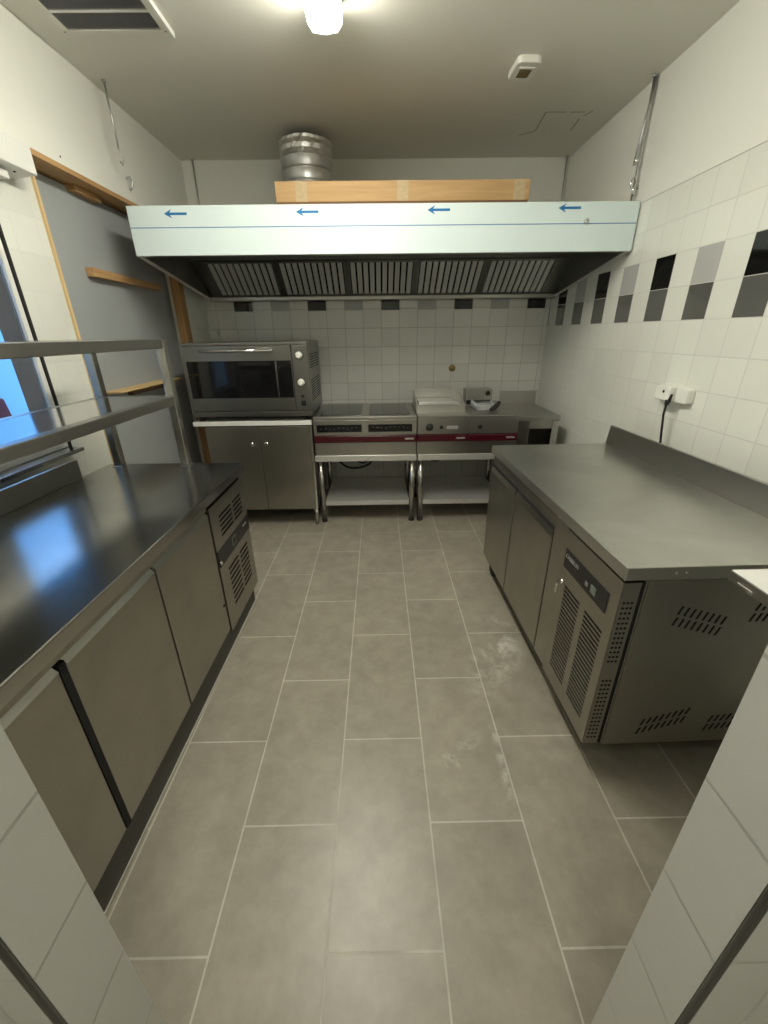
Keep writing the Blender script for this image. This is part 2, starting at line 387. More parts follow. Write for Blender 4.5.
# the yard outside the window
struct(B(-1.690, -1.602, 2.024, 2.058, .949, 2.204).build('trim_4', M['grey_paint']))
struct(B(-6.0, -2.001, -3, 8, -.2, -.1).build('ground_outside', M['grey_paint']))
struct(B(-3.25, -3.1, 1.2, 6.0, -.12, 2.3).build('wall_outside', M['out_blue']))
struct(B(-3.1, -1.725, .75, .90, -.12, 2.6).build('wall_outside', M['grey_paint']))  # unseen wall added to keep bright sky out of the post reflections
b_ = thing('outdoor_bin', 'dark blue-grey bin with dark red lid outside the window', 'bin', (-2.75, 2.90, -.06))
MB().prism([(-.26, 0), (.16, 0), (.20, 1.0), (-.30, 1.0)], 1, -.6, -.02).build('body', M['out_dark'], b_, .01)
MB().prism([(-.31, 1.0), (.21, 1.0), (.19, 1.14), (-.28, 1.16)], 1, -.61, .0).build('lid', M['out_red'], b_, .01)

# doorway the picture is taken from: tiled wall ends on both sides
YJ0, YJ1 = .232, .33
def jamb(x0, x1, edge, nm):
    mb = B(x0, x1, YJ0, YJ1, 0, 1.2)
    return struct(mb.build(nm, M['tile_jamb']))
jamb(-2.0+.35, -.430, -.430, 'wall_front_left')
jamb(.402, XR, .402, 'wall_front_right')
struct(B(-.437, -.4285, YJ0-.008, YJ0-.0005, 0, 1.2).build('trim_2', M['jambtrim'], None, .003))
struct(B(.4005, .409, YJ0-.009, YJ0-.0005, 0, 1.2).build('trim_3', M['jambtrim'], None, .003))

# ------------------------------------------------------------------ ceiling things
L = thing('ceiling_lamp', 'long glowing strip lamp on the ceiling', 'ceiling lamp', (-.197, 1.70, ZC))
B(-.076, .076, -.62, .63, -.040, 0).build('housing', M['white_paint'], L, .004)
pts = []
mb = MB()
prof = [(-.070, -.041), (-.069, -.060), (-.050, -.085), (0, -.092), (.050, -.085), (.069, -.060), (.070, -.041)]
mb.prism([(x, z) for x, z in prof], 1, -.62, .635)
mb.build('diffuser', M['lamp'], L, .004, 2)
for y0, y1 in ((-.632, -.62), (.635, .643)):
    MB().prism([(x*1.03, z*1.0) for x, z in prof], 1, y0, y1).build('end_cap', M['white_plastic'], L, .006)

V = thing('ceiling_vent', 'dark louvred air vent in a pale frame on the ceiling', 'vent', (-1.100, 2.258, ZC))
mb = MB()
mb.box(-.255, .212, -.265, -.235, -.012, 0); mb.box(-.255, .212, .205, .225, -.012, 0)
mb.box(-.255, -.215, -.235, .205, -.012, 0); mb.box(.185, .212, -.235, .205, -.012, 0)
mb.build('frame', M['ceilpaint'], V, .002)
B(.212, .226, -.265, .245, -.021, -.0005).build('hinge_strip', M['white_paint'], V, .002)
B(-.215, .185, -.235, .205, -.003, -.0005).build('backing', M['dark'], V)
B(-.215, .185, .088, .100, -.012, -.004).build('crossbar', M['white_paint'], V)
mb = MB()
for i in range(54):
    x = -.213 + i*.0075
    for y0, y1 in ((-.233, .086), (.102, .203)): mb.box(x, x+.0022, y0, y1, -.010, -.004)
mb.build('louvre_grille', plain('grey_vent_louvres', (.26, .26, .27), .5), V)
for sx, sy in ((-.235, .215), (.200, .215)):
    MB().cyl((sx, sy, -.0125), (sx, sy, -.0115), .004, 10).build('screw', M['dark'], V)

D = thing('smoke_detector', 'small square white detector with dark centre on the ceiling', 'detector', (.755, 2.755, ZC), math.radians(3))
def rrect(hx, hy, r, n=6):
    P = []
    for cx, cy, a0 in ((hx-r, hy-r, 0), (-hx+r, hy-r, 90), (-hx+r, -hy+r, 180), (hx-r, -hy+r, 270)):
        for i in range(n+1):
            a = math.radians(a0 + 90*i/n); P.append((cx + r*math.cos(a), cy + r*math.sin(a)))
    return P
MB().prism(rrect(.062, .085, .03), 2, -.03, 0).build('base', M['white_plastic'], D, .006, 3)
mb = MB(); mb.box(-.028, .028, .012, .038, -.036, -.029); mb.box(-.028, .028, -.030, .004, -.036, -.029); mb.build('sensor_window', M['brass'], D, .002)
mb = MB(); mb.box(-.04, .04, -.045, -.034, -.034, -.029); mb.box(-.04, -.03, -.034, .05, -.034, -.029); mb.box(.03, .04, -.034, .05, -.034, -.029); mb.box(-.03, .03, .04, .05, -.034, -.029)
mb.build('bezel', M['white_plastic'], D, .002)

# ------------------------------------------------------------------ extraction hood
HX0, HX1, HY0, HY1 = -1.392, 1.488, 2.78, 3.90
HT, HB, HBK = 2.122, 1.882, 1.712
H = thing('extraction_hood', 'wide steel extraction hood with blue filmed front above the cookers', 'hood', (0, 0, 0))
B(HX0, HX1, HY0, HY0+.012, HB, HT).build('front_panel', M['film'], H, .002)
B(HX0+.002, HX1-.002, HY0-.0006, HY0+.002, 2.016, 2.0205).build('film_line', M['blueline'], H)
for xa in (-1.188, -.450, .289, 1.028):
    mb = MB(); z = 2.083 + (xa+1.188)*.0045; y = HY0
    pts = [(xa, z), (xa+.044, z+.022), (xa+.032, z+.006), (xa+.127, z+.006), (xa+.127, z-.006), (xa+.032, z-.006), (xa+.044, z-.022)]
    mb.prism(pts, 1, y-.0006, y+.001); mb.build('arrow', M['blue'], H)
MB().lathe((1.196, HY0-.004, 2.028), [(.006, -.008), (.013, -.006), (.013, .003), (.004, .004)], 'y', 12).build('bolt', M['galv'], H)
for x0, x1 in ((HX0, HX0+.012), (HX1-.012, HX1)):
    MB().prism([(HY0+.012, HB), (HY1, HBK), (HY1, HT), (HY0+.012, HT)], 0, x0, x1).build('side_panel', M['hood_in'], H, .001)
for x0, x1 in ((HX0, HX0+.03), (HX1-.03, HX1)):
    MB().prism([(HY0+.012, HB-.001), (HY1, HBK-.001), (HY1, HBK+.003), (HY0+.012, HB+.003)], 0, x0, x1).build('bottom_flange', M['filter'], H)
B(HX0+.012, HX1-.012, HY0+.012, HY1, HT-.012, HT).build('top_panel', M['hood_in'], H)
B(HX0+.012, HX1-.012, HY1-.012, HY1, HBK, HT-.012).build('back_panel', M['hood_in'], H)
mb = MB(); mb.box(HX0+.012, HX1-.012, HY0+.012, HY0+.05, HB, HB+.004); mb.box(HX0+.012, HX1-.012, HY0+.046, HY0+.05, HB, HB+.05); mb.build('front_lip', M['hood_in'], H)
MB().prism([(HY1-.10, HBK+.004), (HY1-.012, HBK), (HY1-.012, HBK+.035), (HY1-.10, HBK+.03)], 0, HX0+.012, HX1-.012).build('gutter', M['steel_x'], H, .002)
# plenum: sloping filter wall from the gutter up to the inner ceiling
FY0, FZ0, FY1, FZ1 = 3.815, 1.752, 3.545, 1.965
MB().prism([(FY1-.02, FZ1), (FY1-.02, HT-.012), (FY1+.0, HT-.012), (FY1+.0, FZ1)], 0, HX0+.012, HX1-.012).build('plenum_front', M['hood_in'], H)
u = Vector((0, FY0-FY1, FZ0-FZ1)); LU = u.length; u.normalize(); nrm = Vector((0, -abs(u.z), -abs(u.y))).normalized()
FX = (-1.300, 1.370); FW = (FX[1]-FX[0])/5
def onplane(x, a, d):   # a: 0 top .. LU bottom, d: towards the room
    pnt = Vector((0, FY1, FZ1)) + u*a + nrm*d; return (x, pnt.y, pnt.z)
def slab(mb, x0, x1, a0, a1, d0, d1):
    v = [mb.bm.verts.new(onplane(x, a, d)) for d in (d0, d1) for a in (a0, a1) for x in (x0, x1)]
    for qd in ((0, 2, 3, 1), (4, 5, 7, 6), (0, 1, 5, 4), (2, 6, 7, 3), (0, 4, 6, 2), (1, 3, 7, 5)): mb._f([v[i] for i in qd])
for x0, x1 in ((HX0+.012, FX[0]), (FX[1], HX1-.012)):
    mb = MB(); slab(mb, x0, x1, 0, LU, -.004, .004); mb.build('blank_panel', M['hood_in'], H)
for i in range(5):
    x0 = FX[0] + FW*i + .002; x1 = x0 + FW - .004
    mb = MB(); slab(mb, x0, x0+.022, 0, LU, -.02, .012); slab(mb, x1-.022, x1, 0, LU, -.02, .012)
    slab(mb, x0+.022, x1-.022, 0, .018, -.02, .012); slab(mb, x0+.022, x1-.022, LU-.018, LU, -.02, .012)
    f = mb.build('grease_filter', M['hood_in'], H, .001)
    mb = MB(); n = 10; pw = (x1-x0-.044)/n
    for k in range(n):
        xa = x0 + .022 + pw*k + pw*.15; xb = xa + pw*.70
        # shallow channel baffles
        slab(mb, xa, xb, .018, LU-.018, .004, .008); slab(mb, xa, xa+.003, .018, LU-.018, -.008, .004); slab(mb, xb-.003, xb, .018, LU-.018, -.008, .004)
    mb.build('baffle', M['filter'], f)
    mb = MB(); slab(mb, x0+.022, x1-.022, .018, LU-.018, -.018, -.014); mb.build('filter_back', M['dark'], f)

# carton and duct lying on the hood
C = thing('cardboard_box', 'long flat brown cardboard box lying on top of the hood', 'box', (.157, 2.825, HT))
B(-.722, .713, .006, .46, .022, .118).build('carton_body', M['card'], C, .003)
B(-.718, .706, .0, .455, 0, .022).build('carton_flap_shade', M['edge_shade'], C, .002)  # dark slab stands in for the folded flap's shadow along the bottom
for x in (-.575, -.005, .655):
    mb = B(x-.032, x+.032, .0052, .007, .02, .1185); mb.box(x-.032, x+.032, .0052, .462, .1182, .119)
    mb.build('tape', M['tape'], C)
DU = thing('duct_collar', 'round ribbed galvanised duct with crumpled foil rim standing behind the carton', 'duct', (-.470, 3.52, HT))
prof = [(.150, 0)]; zz = .0
while zz < .40:
    prof += [(.170, zz+.004), (.170, zz+.054), (.1735, zz+.058), (.1735, zz+.064), (.170, zz+.068)]; zz += .070
MB().lathe((0, 0, 0), prof + [(.166, .415), (.150, .415)], 'z', 48).build('duct', M['galv'], DU)
bm = MB(); n = 64; rings = []
for j, (r, h) in enumerate([(.168, .405), (.177, .412), (.174, .44), (.178, .465), (.173, .49), (.176, .505), (.165, .508), (.160, .47)]):
    rings.append([bm.bm.verts.new(((r + random.uniform(-.0022, .0022))*math.cos(2*PI*k/n), (r + random.uniform(-.0022, .0022))*math.sin(2*PI*k/n), h + (random.uniform(-.0035, .0035) if j in (2, 3, 4, 5, 6) else 0))) for k in range(n)])
for j in range(len(rings)-1):
    for k in range(n): bm._f([rings[j][k], rings[j][(k+1) % n], rings[j+1][(k+1) % n], rings[j+1][k]])
bm._f(rings[-1]).material_index = 1
bm.build('foil_rim', [M['foil'], M['dark']], DU)

# threaded rods
def rod(x, y, z0, label, extra=None):
    t = thing('threaded_rod', label, 'rod', (x, y, ZC), 0, None)
    MB().cyl((0, 0, z0-ZC), (0, 0, 0), .0055, 8).build('rod', M['galv'], t)
    MB().cyl((0, 0, -.008), (0, 0, -.0005), .013, 6).build('anchor_nut', M['galv'], t)
    return t
rod(-1.386, 3.925, HT+.001, 'thin threaded rod from ceiling to rear left corner of the hood')
rod(1.462, 3.915, HT+.001, 'thin threaded rod from ceiling to rear right corner of the hood')
t = rod(-1.405, 2.865, 2.40, 'loose threaded rod dangling from the ceiling beside the plastered left wall')
MB().tube([(0, 0, -.275), (.004, .004, -.30), (.008, .01, -.33), (.0, .012, -.352), (-.008, .006, -.335)], .004, 8).build('hook', M['galv'], t)
t = rod(1.470, 2.855, HT+.001, 'paired threaded rod with eye bolts at the front right corner of the hood')
MB().cyl((-.028, -.012, -.38), (.012, -.005, -.001), .008, 8).build('second_rod', M['galv'], t)
MB().lathe((-.020, -.012, -.36), [(.004, -.012), (.012, -.008), (.014, 0), (.012, .008), (.004, .012)], 'z', 14).build('coupling_nut', M['chrome'], t)
mb = MB()
for zc, xx in ((-.46, -.012), (-.49, .006)):
    mb.tube([(xx + .014*math.cos(a*.5), -.012, zc + .026*math.sin(a*.5)) for a in range(13)], .0045, 8)
mb.build('eye_bolt', M['chrome'], t)
t = tag(MB().tube([(XL-.004, 3.035, 2.318), (XL+.022, 3.035, 2.322), (XL+.034, 3.034, 2.300), (XL+.026, 3.033, 2.270), (XL+.014, 3.030, 2.262)], .006, 8).build('wall_hook', M['galv']),
    'small metal hook screwed into the left plaster wall beneath the dangling rod', 'hook')
tag(MB().lathe((XL, 2.448, 2.235), [(.004, -.004), (.004, .002), (.002, .003)], 'x', 10).build('screw', M['dark']), 'screw head in the plaster above the wooden header', 'screw')

# ------------------------------------------------------------------ back row: oven on its cabinet
K = thing('base_cabinet', 'two-door steel cabinet under the oven with white top', 'cabinet', (-.91, 3.07, 0))
B(-.40, .40, .022, .60, .15, .828).build('body', M['steel_side'], K, .002)
B(-.475, .402, -.01, .61, .836, .868).build('top', M['white_board'], K, .002)
B(-.40, .40, .0, .60, .828, .836).build('top_frame', M['dark'], K)
B(.385, .402, -.004, .02, .15, .828).build('edge_strip', M['chrome'], K, .002)
for x0, x1, kx in ((-.398, -.004, -.058), (.003, .383, .048)):
    d = B(x0, x1, 0, .02, .152, .826).build('door', M['steel_door'], K, .003)
    MB().lathe((kx, .0, .695), [(.006, 0), (.015, -.003), (.015, -.012), (.009, -.016)], 'y', 18).build('lock_knob', M['chrome'], d)
for x in (-.375, .378):
    for y in (.04, .55): MB().cyl((x, y, 0), (x, y, .15), .014, 12, .018).build('leg', M['steel_z'], K)

O = thing('convection_oven', 'large steel convection oven with dark glass door on the cabinet', 'oven', (-.93, 3.055, .871))
B(-.435, .435, .025, .60, .032, .535).build('body', M['steel_dark'], O, .004)
for x in (-.40, .40):
    for y in (.06, .54): MB().cyl((x, y, 0), (x, y, .032), .02, 14).build('foot', M['black'], O)
B(-.437, .435, -.004, .025, .034, .070).build('bottom_rail', M['steel_dark'], O, .003)
B(-.437, .437, -.006, .605, .520, .540).build('top_panel', M['steel_dark'], O, .004)
d = thing_d = MB()
d.box(-.432, .322, -.012, .025, .078, .168); d.box(-.432, .322, -.012, .025, .420, .518); d.box(-.432, -.412, -.012, .025, .168, .420); d.box(.318, .322, -.012, .025, .168, .420)
door = d.build('door', M['steel_dark'], O, .003)
B(-.412, .318, -.008, .024, .168, .420).build('door_glass', M['blackglass'], door)
B(.205, .215, -.0088, -.007, .172, .416).build('inner_frame', M['steel_z'], door)
mb = MB().tube([(-.275, -.012, .488), (-.275, -.05, .488)], .008, 10); mb.tube([(.185, -.012, .488), (.185, -.05, .488)], .008, 10); mb.tube([(-.295, -.05, .488), (.205, -.05, .488)], .010, 12)
mb.build('door_handle', M['chrome'], door)
cp = B(.328, .437, -.012, .025, .075, .518).build('control_panel', M['steel_dark'], O, .003)
for z in (.452, .272):
    kb = MB().lathe((.378, -.012, z), [(.026, 0), (.026, -.008), (.020, -.012), (.017, -.03), (.012, -.032)], 'y', 24).build('knob', M['white_plastic'], cp)
    MB().lathe((.378, -.0115, z), [(.031, 0), (.031, -.003), (.028, -.004)], 'y', 24).build('knob_ring', M['black'], kb)
B(.380-.011, .380+.011, -.018, -.01, .167, .187).build('lamp_window', M['black'], cp, .002)
B(.384-.017, .384+.017, -.022, -.01, .110, .148).build('rocker_switch', M['black'], cp, .003)
mb = MB()
for i in range(9):
    for (a, b2) in ((.08, .28), (.32, .52)):
        zc = .13 + i*.018
        mb.box(.4345, .4362, a, b2, zc, zc+.006)
        if i < 6: mb.box(.4345, .4362, a, b2, .36 + i*.018, .366 + i*.018)
mb.build('side_louvres', M['dark'], O)

# ------------------------------------------------------------------ cooking row
def stand(x0, x1, label):
    t = thing('equipment_stand', label, 'stand', ((x0+x1)/2, 3.12, 0)); w = (x1-x0)/2
    mb = B(-w, w, -.028, .04, .540, .587); mb.box(-w, w, .56, .60, .535, .588); mb.box(-w, -w+.04, .04, .56, .535, .588); mb.box(w-.04, w, .04, .56, .535, .588)
    mb.build('top_frame', M['steel_lit'], t, .003)
    for x in (-w+.030, w-.030):
        for y in (.03, .57):
            l = MB().cyl((x, y, .03), (x, y, .54), .0215, 20).build('leg', M['steel_z'], t)
            MB().lathe((x, y, 0), [(.018, 0), (.024, .004), (.024, .026), (.0215, .032)], 'z', 20).build('foot', M['rubber'], l)
    mb = B(-w+.052, w-.052, .02, .58, .184, .190); mb.box(-w+.052, w-.052, .015, .022, .152, .190); mb.box(-w+.052, w-.052, .578, .585, .152, .190)
    mb.build('undershelf', M['steel_lit'], t, .001)
    return t
stand(-.505, .287, 'steel stand with undershelf carrying the two-zone hob')
stand(.296, 1.052, 'steel stand with undershelf carrying the griddle and fryer units')

def unit(name, label, cat, x0, x1, top=True):
    t = thing(name, label, cat, ((x0+x1)/2, 3.09, .588)); w = (x1-x0)/2
    B(-w, w, .012, .64, 0, .10).build('lower_body', M['steel_x'], t, .002)
    B(-w, w, 0, .64, .158, .274).build('control_body', M['steel_x'], t, .003)
    b = B(-w, w, -.012, .05, .104, .156).build('red_band', M['red'], t, .006)
    B(-w+.004, w-.004, .01, .62, .10, .158).build('inner_core', M['dark'], t)
    B(w-.088, w-.022, -.0145, -.011, .124, .136).build('badge', M['grey_badge'], b, .001)
    if top: B(-w, w, -.004, .65, .274, .300).build('top', M['steel_x'], t, .005, 3)
    return t, w
h, w = unit('electric_hob', 'wide two-zone electric hob with dark control strips beside the oven', 'hob', -.5, .283)
for x0, x1 in ((-.366, -.026), (.024, .356)):
    mb = B(x0, x1, -.003, .006, .184, .240); mb.mi = 1
    for i in range(9):
        xx = x0 + .03 + i*.033; zc = .205 + .014*random.random(); mb.box(xx, xx+.006+.008*random.random(), -.0036, -.0025, zc, zc+.004)
    mb.build('control_strip', [M['blackglass'], M['led']], h)
for x0, x1 in ((-.345, -.03), (.03, .345)):
    B(x0, x1, .07, .585, .299, .3025).build('cooking_plate', M['blackglass'], h, .002)
g, w = unit('griddle', 'countertop griddle with steel splash guards', 'griddle', .288, .675)
MB().lathe((-.10, 0, .212), [(.028, 0), (.028, -.005), (.021, -.009), (.018, -.03), (.012, -.033)], 'y', 24).build('knob', M['black'], g)
MB().lathe((-.012, 0, .212), [(.014, 0), (.014, -.008), (.009, -.012)], 'y', 16).build('pilot_light', M['black'], g)
B(.03, .115, -.002, .004, .196, .222).build('rating_plate', M['grey_badge'], g, .001)
mb = B(-.185, .185, .150, .155, .300, .357)          # front wall
mb.box(-.185, .185, .53, .54, .300, .427)
for x0, x1 in ((-.190, -.185), (.185, .190)): mb.prism([(.150, .300), (.54, .300), (.54, .427), (.46, .427), (.155, .357)], 0, x0, x1)
mb.build('splash_guard', M['steel_guard'], g, .001)
B(-.183, .183, .157, .528, .302, .334).build('hot_plate', M['foil'], g, .003)
B(-.16, .15, .30, .50, .334, .357).build('foil_sheet', M['foil'], g, .006)
f, w = unit('deep_fryer', 'countertop deep fryer with wire basket and black handle', 'fryer', .678, 1.055)
MB().lathe((-.105, 0, .212), [(.016, 0), (.016, -.012), (.011, -.018)], 'y', 18).build('knob', M['black'], f)
mb = B(-.140, .085, .43, .55, .300, .432); mb.build('head_box', M['steel_x'], f, .004)
B(-.13, .075, .427, .432, .312, .345).build('head_slot', M['dark'], f)
MB().lathe((.045, .429, .400), [(.020, 0), (.020, -.008), (.014, -.012)], 'y', 20).build('thermostat_dial', M['black'], f)
B(-.105, .075, .18, .42, .298, .3015).build('oil_tank', M['hood_in'], f)
mb = MB(); bx0, bx1, by0, by1 = -.095, .065, .19, .41
for z in (.306, .330, .355):
    mb.tube([(bx0, by0, z), (bx1, by0, z), (bx1, by1, z), (bx0, by1, z), (bx0, by0, z)], .003, 6)
for i in range(11):
    x = bx0 + (bx1-bx0)*i/10
    mb.tube([(x, by0, .356), (x, by0, .305), (x, by1, .305), (x, by1, .356)], .002, 5)
for i in range(1, 14):
    y = by0 + (by1-by0)*i/14
    mb.tube([(bx0, y, .356), (bx0, y, .305), (bx1, y, .305), (bx1, y, .356)], .002, 5)
bk = thing('fryer_basket', 'chrome wire fryer basket with black handle sitting in the deep fryer', 'basket', (.8665, 3.09, .588))
mb.build('wire_cage', M['galv'], bk)
MB().tube([(.06, .30, .352), (.085, .26, .360), (.088, .22, .352)], .005, 8).build('handle_stem', M['chrome'], bk)
MB().tube([(.090, .225, .352), (.05, .165, .335), (.0, .105, .318)], .016, 10, [.015, .018, .016]).build('handle_grip', M['rubber'], bk)

# neutral corner cupboard
n_ = thing('corner_table', 'open-fronted steel corner table with raised back plate', 'table', (1.226, 3.12, 0))
B(-.168, .152, -.01, .55, .832, .872).build('top', M['steel_x'], n_, .004)
B(-.168, .152, .550, .562, .832, .984).build('back_plate', M['steel_x'], n_, .002)
for x0, x1 in ((-.166, -.075), (.098, .150)): B(x0, x1, 0, .54, .12, .832).build('side_panel', M['steel_z'], n_, .003)
B(-.075, .098, 0, .03, .772, .832).build('top_rail', M['steel_x'], n_, .002)
B(-.075, .098, .50, .53, .12, .832).build('back_panel', M['hood_in'], n_)
B(-.075, .098, .0, .50, .30, .31).build('shelf', M['steel_x'], n_)
for x in (-.145, .130):
    for y in (.03, .50): MB().cyl((x, y, 0), (x, y, .12), .018, 14).build('leg', M['steel_z'], n_)

# cables hanging below the cookers
def cable(name, pts, label, r=.009):
    P = [Vector(p) for p in pts]; out = []
    for i in range(len(P)-1):
        p0, p1, p2, p3 = P[max(i-1, 0)], P[i], P[i+1], P[min(i+2, len(P)-1)]
        for k in range(8):
            s = k/8; out.append(.5*((2*p1) + (p2-p0)*s + (2*p0-5*p1+4*p2-p3)*s*s + (3*p1-p0-3*p2+p3)*s**3))
    out.append(P[-1])
    o = MB().tube(out, r, 8).build(name, M['rubber']); return tag(o, label, 'cable')
cable('power_cable', [(-.38, 3.5, .586), (-.37, 3.5, .45), (-.30, 3.5, .375), (-.20, 3.5, .36), (-.09, 3.5, .40), (-.04, 3.52, .50), (-.03, 3.55, .586)], 'thick black cable looping in a wide arc below the hob')
cable('power_cable', [(-.26, 3.54, .586), (-.24, 3.55, .46), (-.17, 3.56, .39), (-.08, 3.56, .42), (.02, 3.57, .50), (.05, 3.6, .586)], 'black cable crossing the rear of the arc below the hob')
cable('power_cable', [(.40, 3.5, .586), (.42, 3.5, .46), (.49, 3.5, .415), (.56, 3.5, .46), (.58, 3.52, .586)], 'black cable sagging below the griddle unit')

# fittings on the back wall
t = thing('pipe_outlet', 'round brass pipe outlet on the back wall tiles above the griddle', 'pipe outlet', (.673, YB, 1.158))
MB().lathe((0, 0, 0), [(.030, 0), (.030, -.006), (.024, -.010), (.020, -.010)], 'y', 24).build('flange', M['brass'], t)
MB().lathe((0, -.010, 0), [(.016, 0), (.016, -.016), (.010, -.018)], 'y', 18).build('plug', M['brass'], t)
t = thing('wall_valve', 'tiny grey pipe stub on the back wall above the oven', 'pipe stub', (-1.40, YB, 1.475))
MB().cyl((0, 0, 0), (0, -.03, 0), .012, 12).build('stub', M['galv'], t)
MB().cyl((0, -.02, -.02), (0, -.02, .035), .007, 10).build('tap', M['galv'], t)
tag(MB().lathe((-.368, YB, 1.365), [(.010, .002), (.010, -.006), (.004, -.010)], 'y', 12).build('wall_plug', M['white_plastic']), 'tiny wall plug in the back wall tiles above the hob', 'wall plug')

# ------------------------------------------------------------------ refrigerated counters
def louvre(mb, mbd, x, y0, y1, z0, z1, n, s, fill=.5):
    """bars between n horizontal slots on a face whose outward side is x*s"""
    p_ = (z1-z0)/n
    for i in range(n+1):
        if i < n: mb.box(x-.004*s, x, y0, y1, z0+p_*i+p_*fill, z0+p_*(i+1))

# left counter. local: x towards the room from 0 (worktop front) backwards negative, y from far end 0 to -1.7
ROT_L = math.radians(-.75)
F = thing('refrigerated_counter', 'long three-door steel refrigerated counter under the shelf unit by the window', 'fridge counter', (-.711, 2.062, 0), ROT_L)
yN = -1.70
mb = B(-.70, 0, yN, 0, .806, .85); mb.build('worktop', M['steel_top'], F, .004, 3)
B(-.705, -.69, yN, -.22, .85, .938).build('upstand', M['steel_x'], F, .002)
B(-.70, -.055, yN+.004, -.004, .125, .806).build('body', M['steel_door'], F, .002)
B(-.66, -.045, yN+.02, -.03, 0, .125).build('plinth', plain('dark_grey_plinth', (.055, .053, .046), .5), F)
B(-.05, -.041, yN+.02, -.03, .0, .012).build('plinth_seal', plain('pale_sealant', (.45, .43, .37), .6), F)
B(-.056, -.026, yN+.004, -.46, .770, .799).build('top_rail', M['steel_door'], F, .001)
doors = [(-1.69, -1.336), (-1.312, -.905), (-.896, -.462)]
for y0, y1 in doors:
    B(-.056, -.050, y0-.006, y1+.012, .15, .786).build('door_seal', M['dark'], F)
    mb = MB(); mb.prism([(-.050, .15), (-.022, .15), (-.022, .748), (-.036, .764), (-.050, .764)], 1, y0, y1)
    d = mb.build('door', M['steel_door'], F, .002)
    MB().prism([(-.0365, .7650), (-.0215, .748), (-.019, .7495), (-.035, .7675)], 1, y0+.002, y1-.002).build('door_handle', M['steel_x'], d)
gp = thing_gp = None
mb = MB(); xf = -.022
y0, y1 = -.447, -.004
def panel_with_slots(mb, xf, xb, s, y0, y1, z0, z1, zones):
    """zones: (ya,yb,za,zb,n). solid plate around horizontally slotted zones, stacked in z order"""
    zs = sorted(zones, key=lambda q: q[2]); levels = []
    for q in zs:
        if not levels or levels[-1][0] != (q[2], q[3]): levels.append(((q[2], q[3]), [q]))
        else: levels[-1][1].append(q)
    cur = z0
    for (za, zb), qs in levels:
        mb.box(xb, xf, y0, y1, cur, za); yy = y0
        for q in sorted(qs):
            mb.box(xb, xf, yy, q[0], za, zb); yy = q[1]
            p_ = (zb-za)/q[4]
            for i in range(q[4]): mb.box(xb, xf, q[0], q[1], za+p_*(i+.55), za+p_*(i+1))
        mb.box(xb, xf, yy, y1, za, zb); cur = zb
    mb.box(xb, xf, y0, y1, cur, z1)
panel_with_slots(mb, xf, xf-.003, 1, y0, y1, .122, .772, [(-.355, -.215, .215, .440, 8), (-.195, -.07, .215, .440, 8), (-.36, -.20, .60, .715, 5), (-.18, -.06, .60, .715, 5)])
mb.box(xf-.03, xf, y0, y0+.003, .122, .772); mb.box(xf-.03, xf, y1-.003, y1, .122, .772)
gp = mb.build('compressor_panel', M['steel_door'], F)
B(xf-.03, xf-.016, y0+.004, y1-.004, .124, .770).build('panel_backing', M['dark'], gp)
B(xf-.001, xf+.003, y0+.004, y1-.006, .478, .560).build('control_strip', M['black'], gp, .002)
mb = B(xf+.002, xf+.005, -.27, -.215, .50, .545); mb.build('switch', M['led'], gp, .002)
B(xf+.0045, xf+.006, -.262, -.223, .507, .538).build('switch_face', M['black'], gp)
B(xf+.002, xf+.0045, -.105, -.055, .528, .536).build('badge', M['grey_badge'], gp)
MB().lathe((xf, -.425, .497), [(.012, 0), (.012, .005), (.006, .008)], 'x', 14).build('key_lock', M['chrome'], gp)
B(-.050, -.028, -.462, -.449, .15, .80).build('gap_shade_strip', M['dark'], F)  # near-black strips stand in for the shade in the front gaps
B(-.050, -.02, -1.334, -1.314, .15, .765).build('gap_shade_strip', M['dark'], F)
MB().lathe((-.022, -.480, .30), [(.007, 0), (.007, .003), (.003, .004)], 'x', 10).build('screw', M['dark'], F)

# overshelf on the left counter
S = thing('shelf_unit', 'two-tier tubular steel shelf unit standing on the left-hand counter', 'shelf unit', (-.972, 2.045, .85), ROT_L)
dx = -.375; yn = -1.60; sw = .019
for x in (-sw, dx+sw):
    for y in (-sw, yn+sw):
        B(x-sw, x+sw, y-sw, y+sw, .004, .597).build('post', M['steel_z'], S, .003)
        B(x-sw-.006, x+sw+.006, y-sw-.006, y+sw+.006, 0, .004).build('post_foot', M['steel'], S, .001)
for z0, z1 in ((.556, .597), (.305, .345)):
    mb = B(-2*sw, 0, yn+2*sw, -2*sw, z0, z1); mb.box(dx, dx+2*sw, yn+2*sw, -2*sw, z0, z1)
    mb.box(dx+2*sw, -2*sw, -2*sw, -.002, z0, z1); mb.box(dx+2*sw, -2*sw, yn, yn+2*sw, z0, z1)
    r = mb.build('shelf_rail', M['steel_x'], S, .003)
    B(dx+.01, -.01, yn+.04, -.04, z1-.006, z1-.0005).build('shelf_plate', M['steel_shelf'], S)

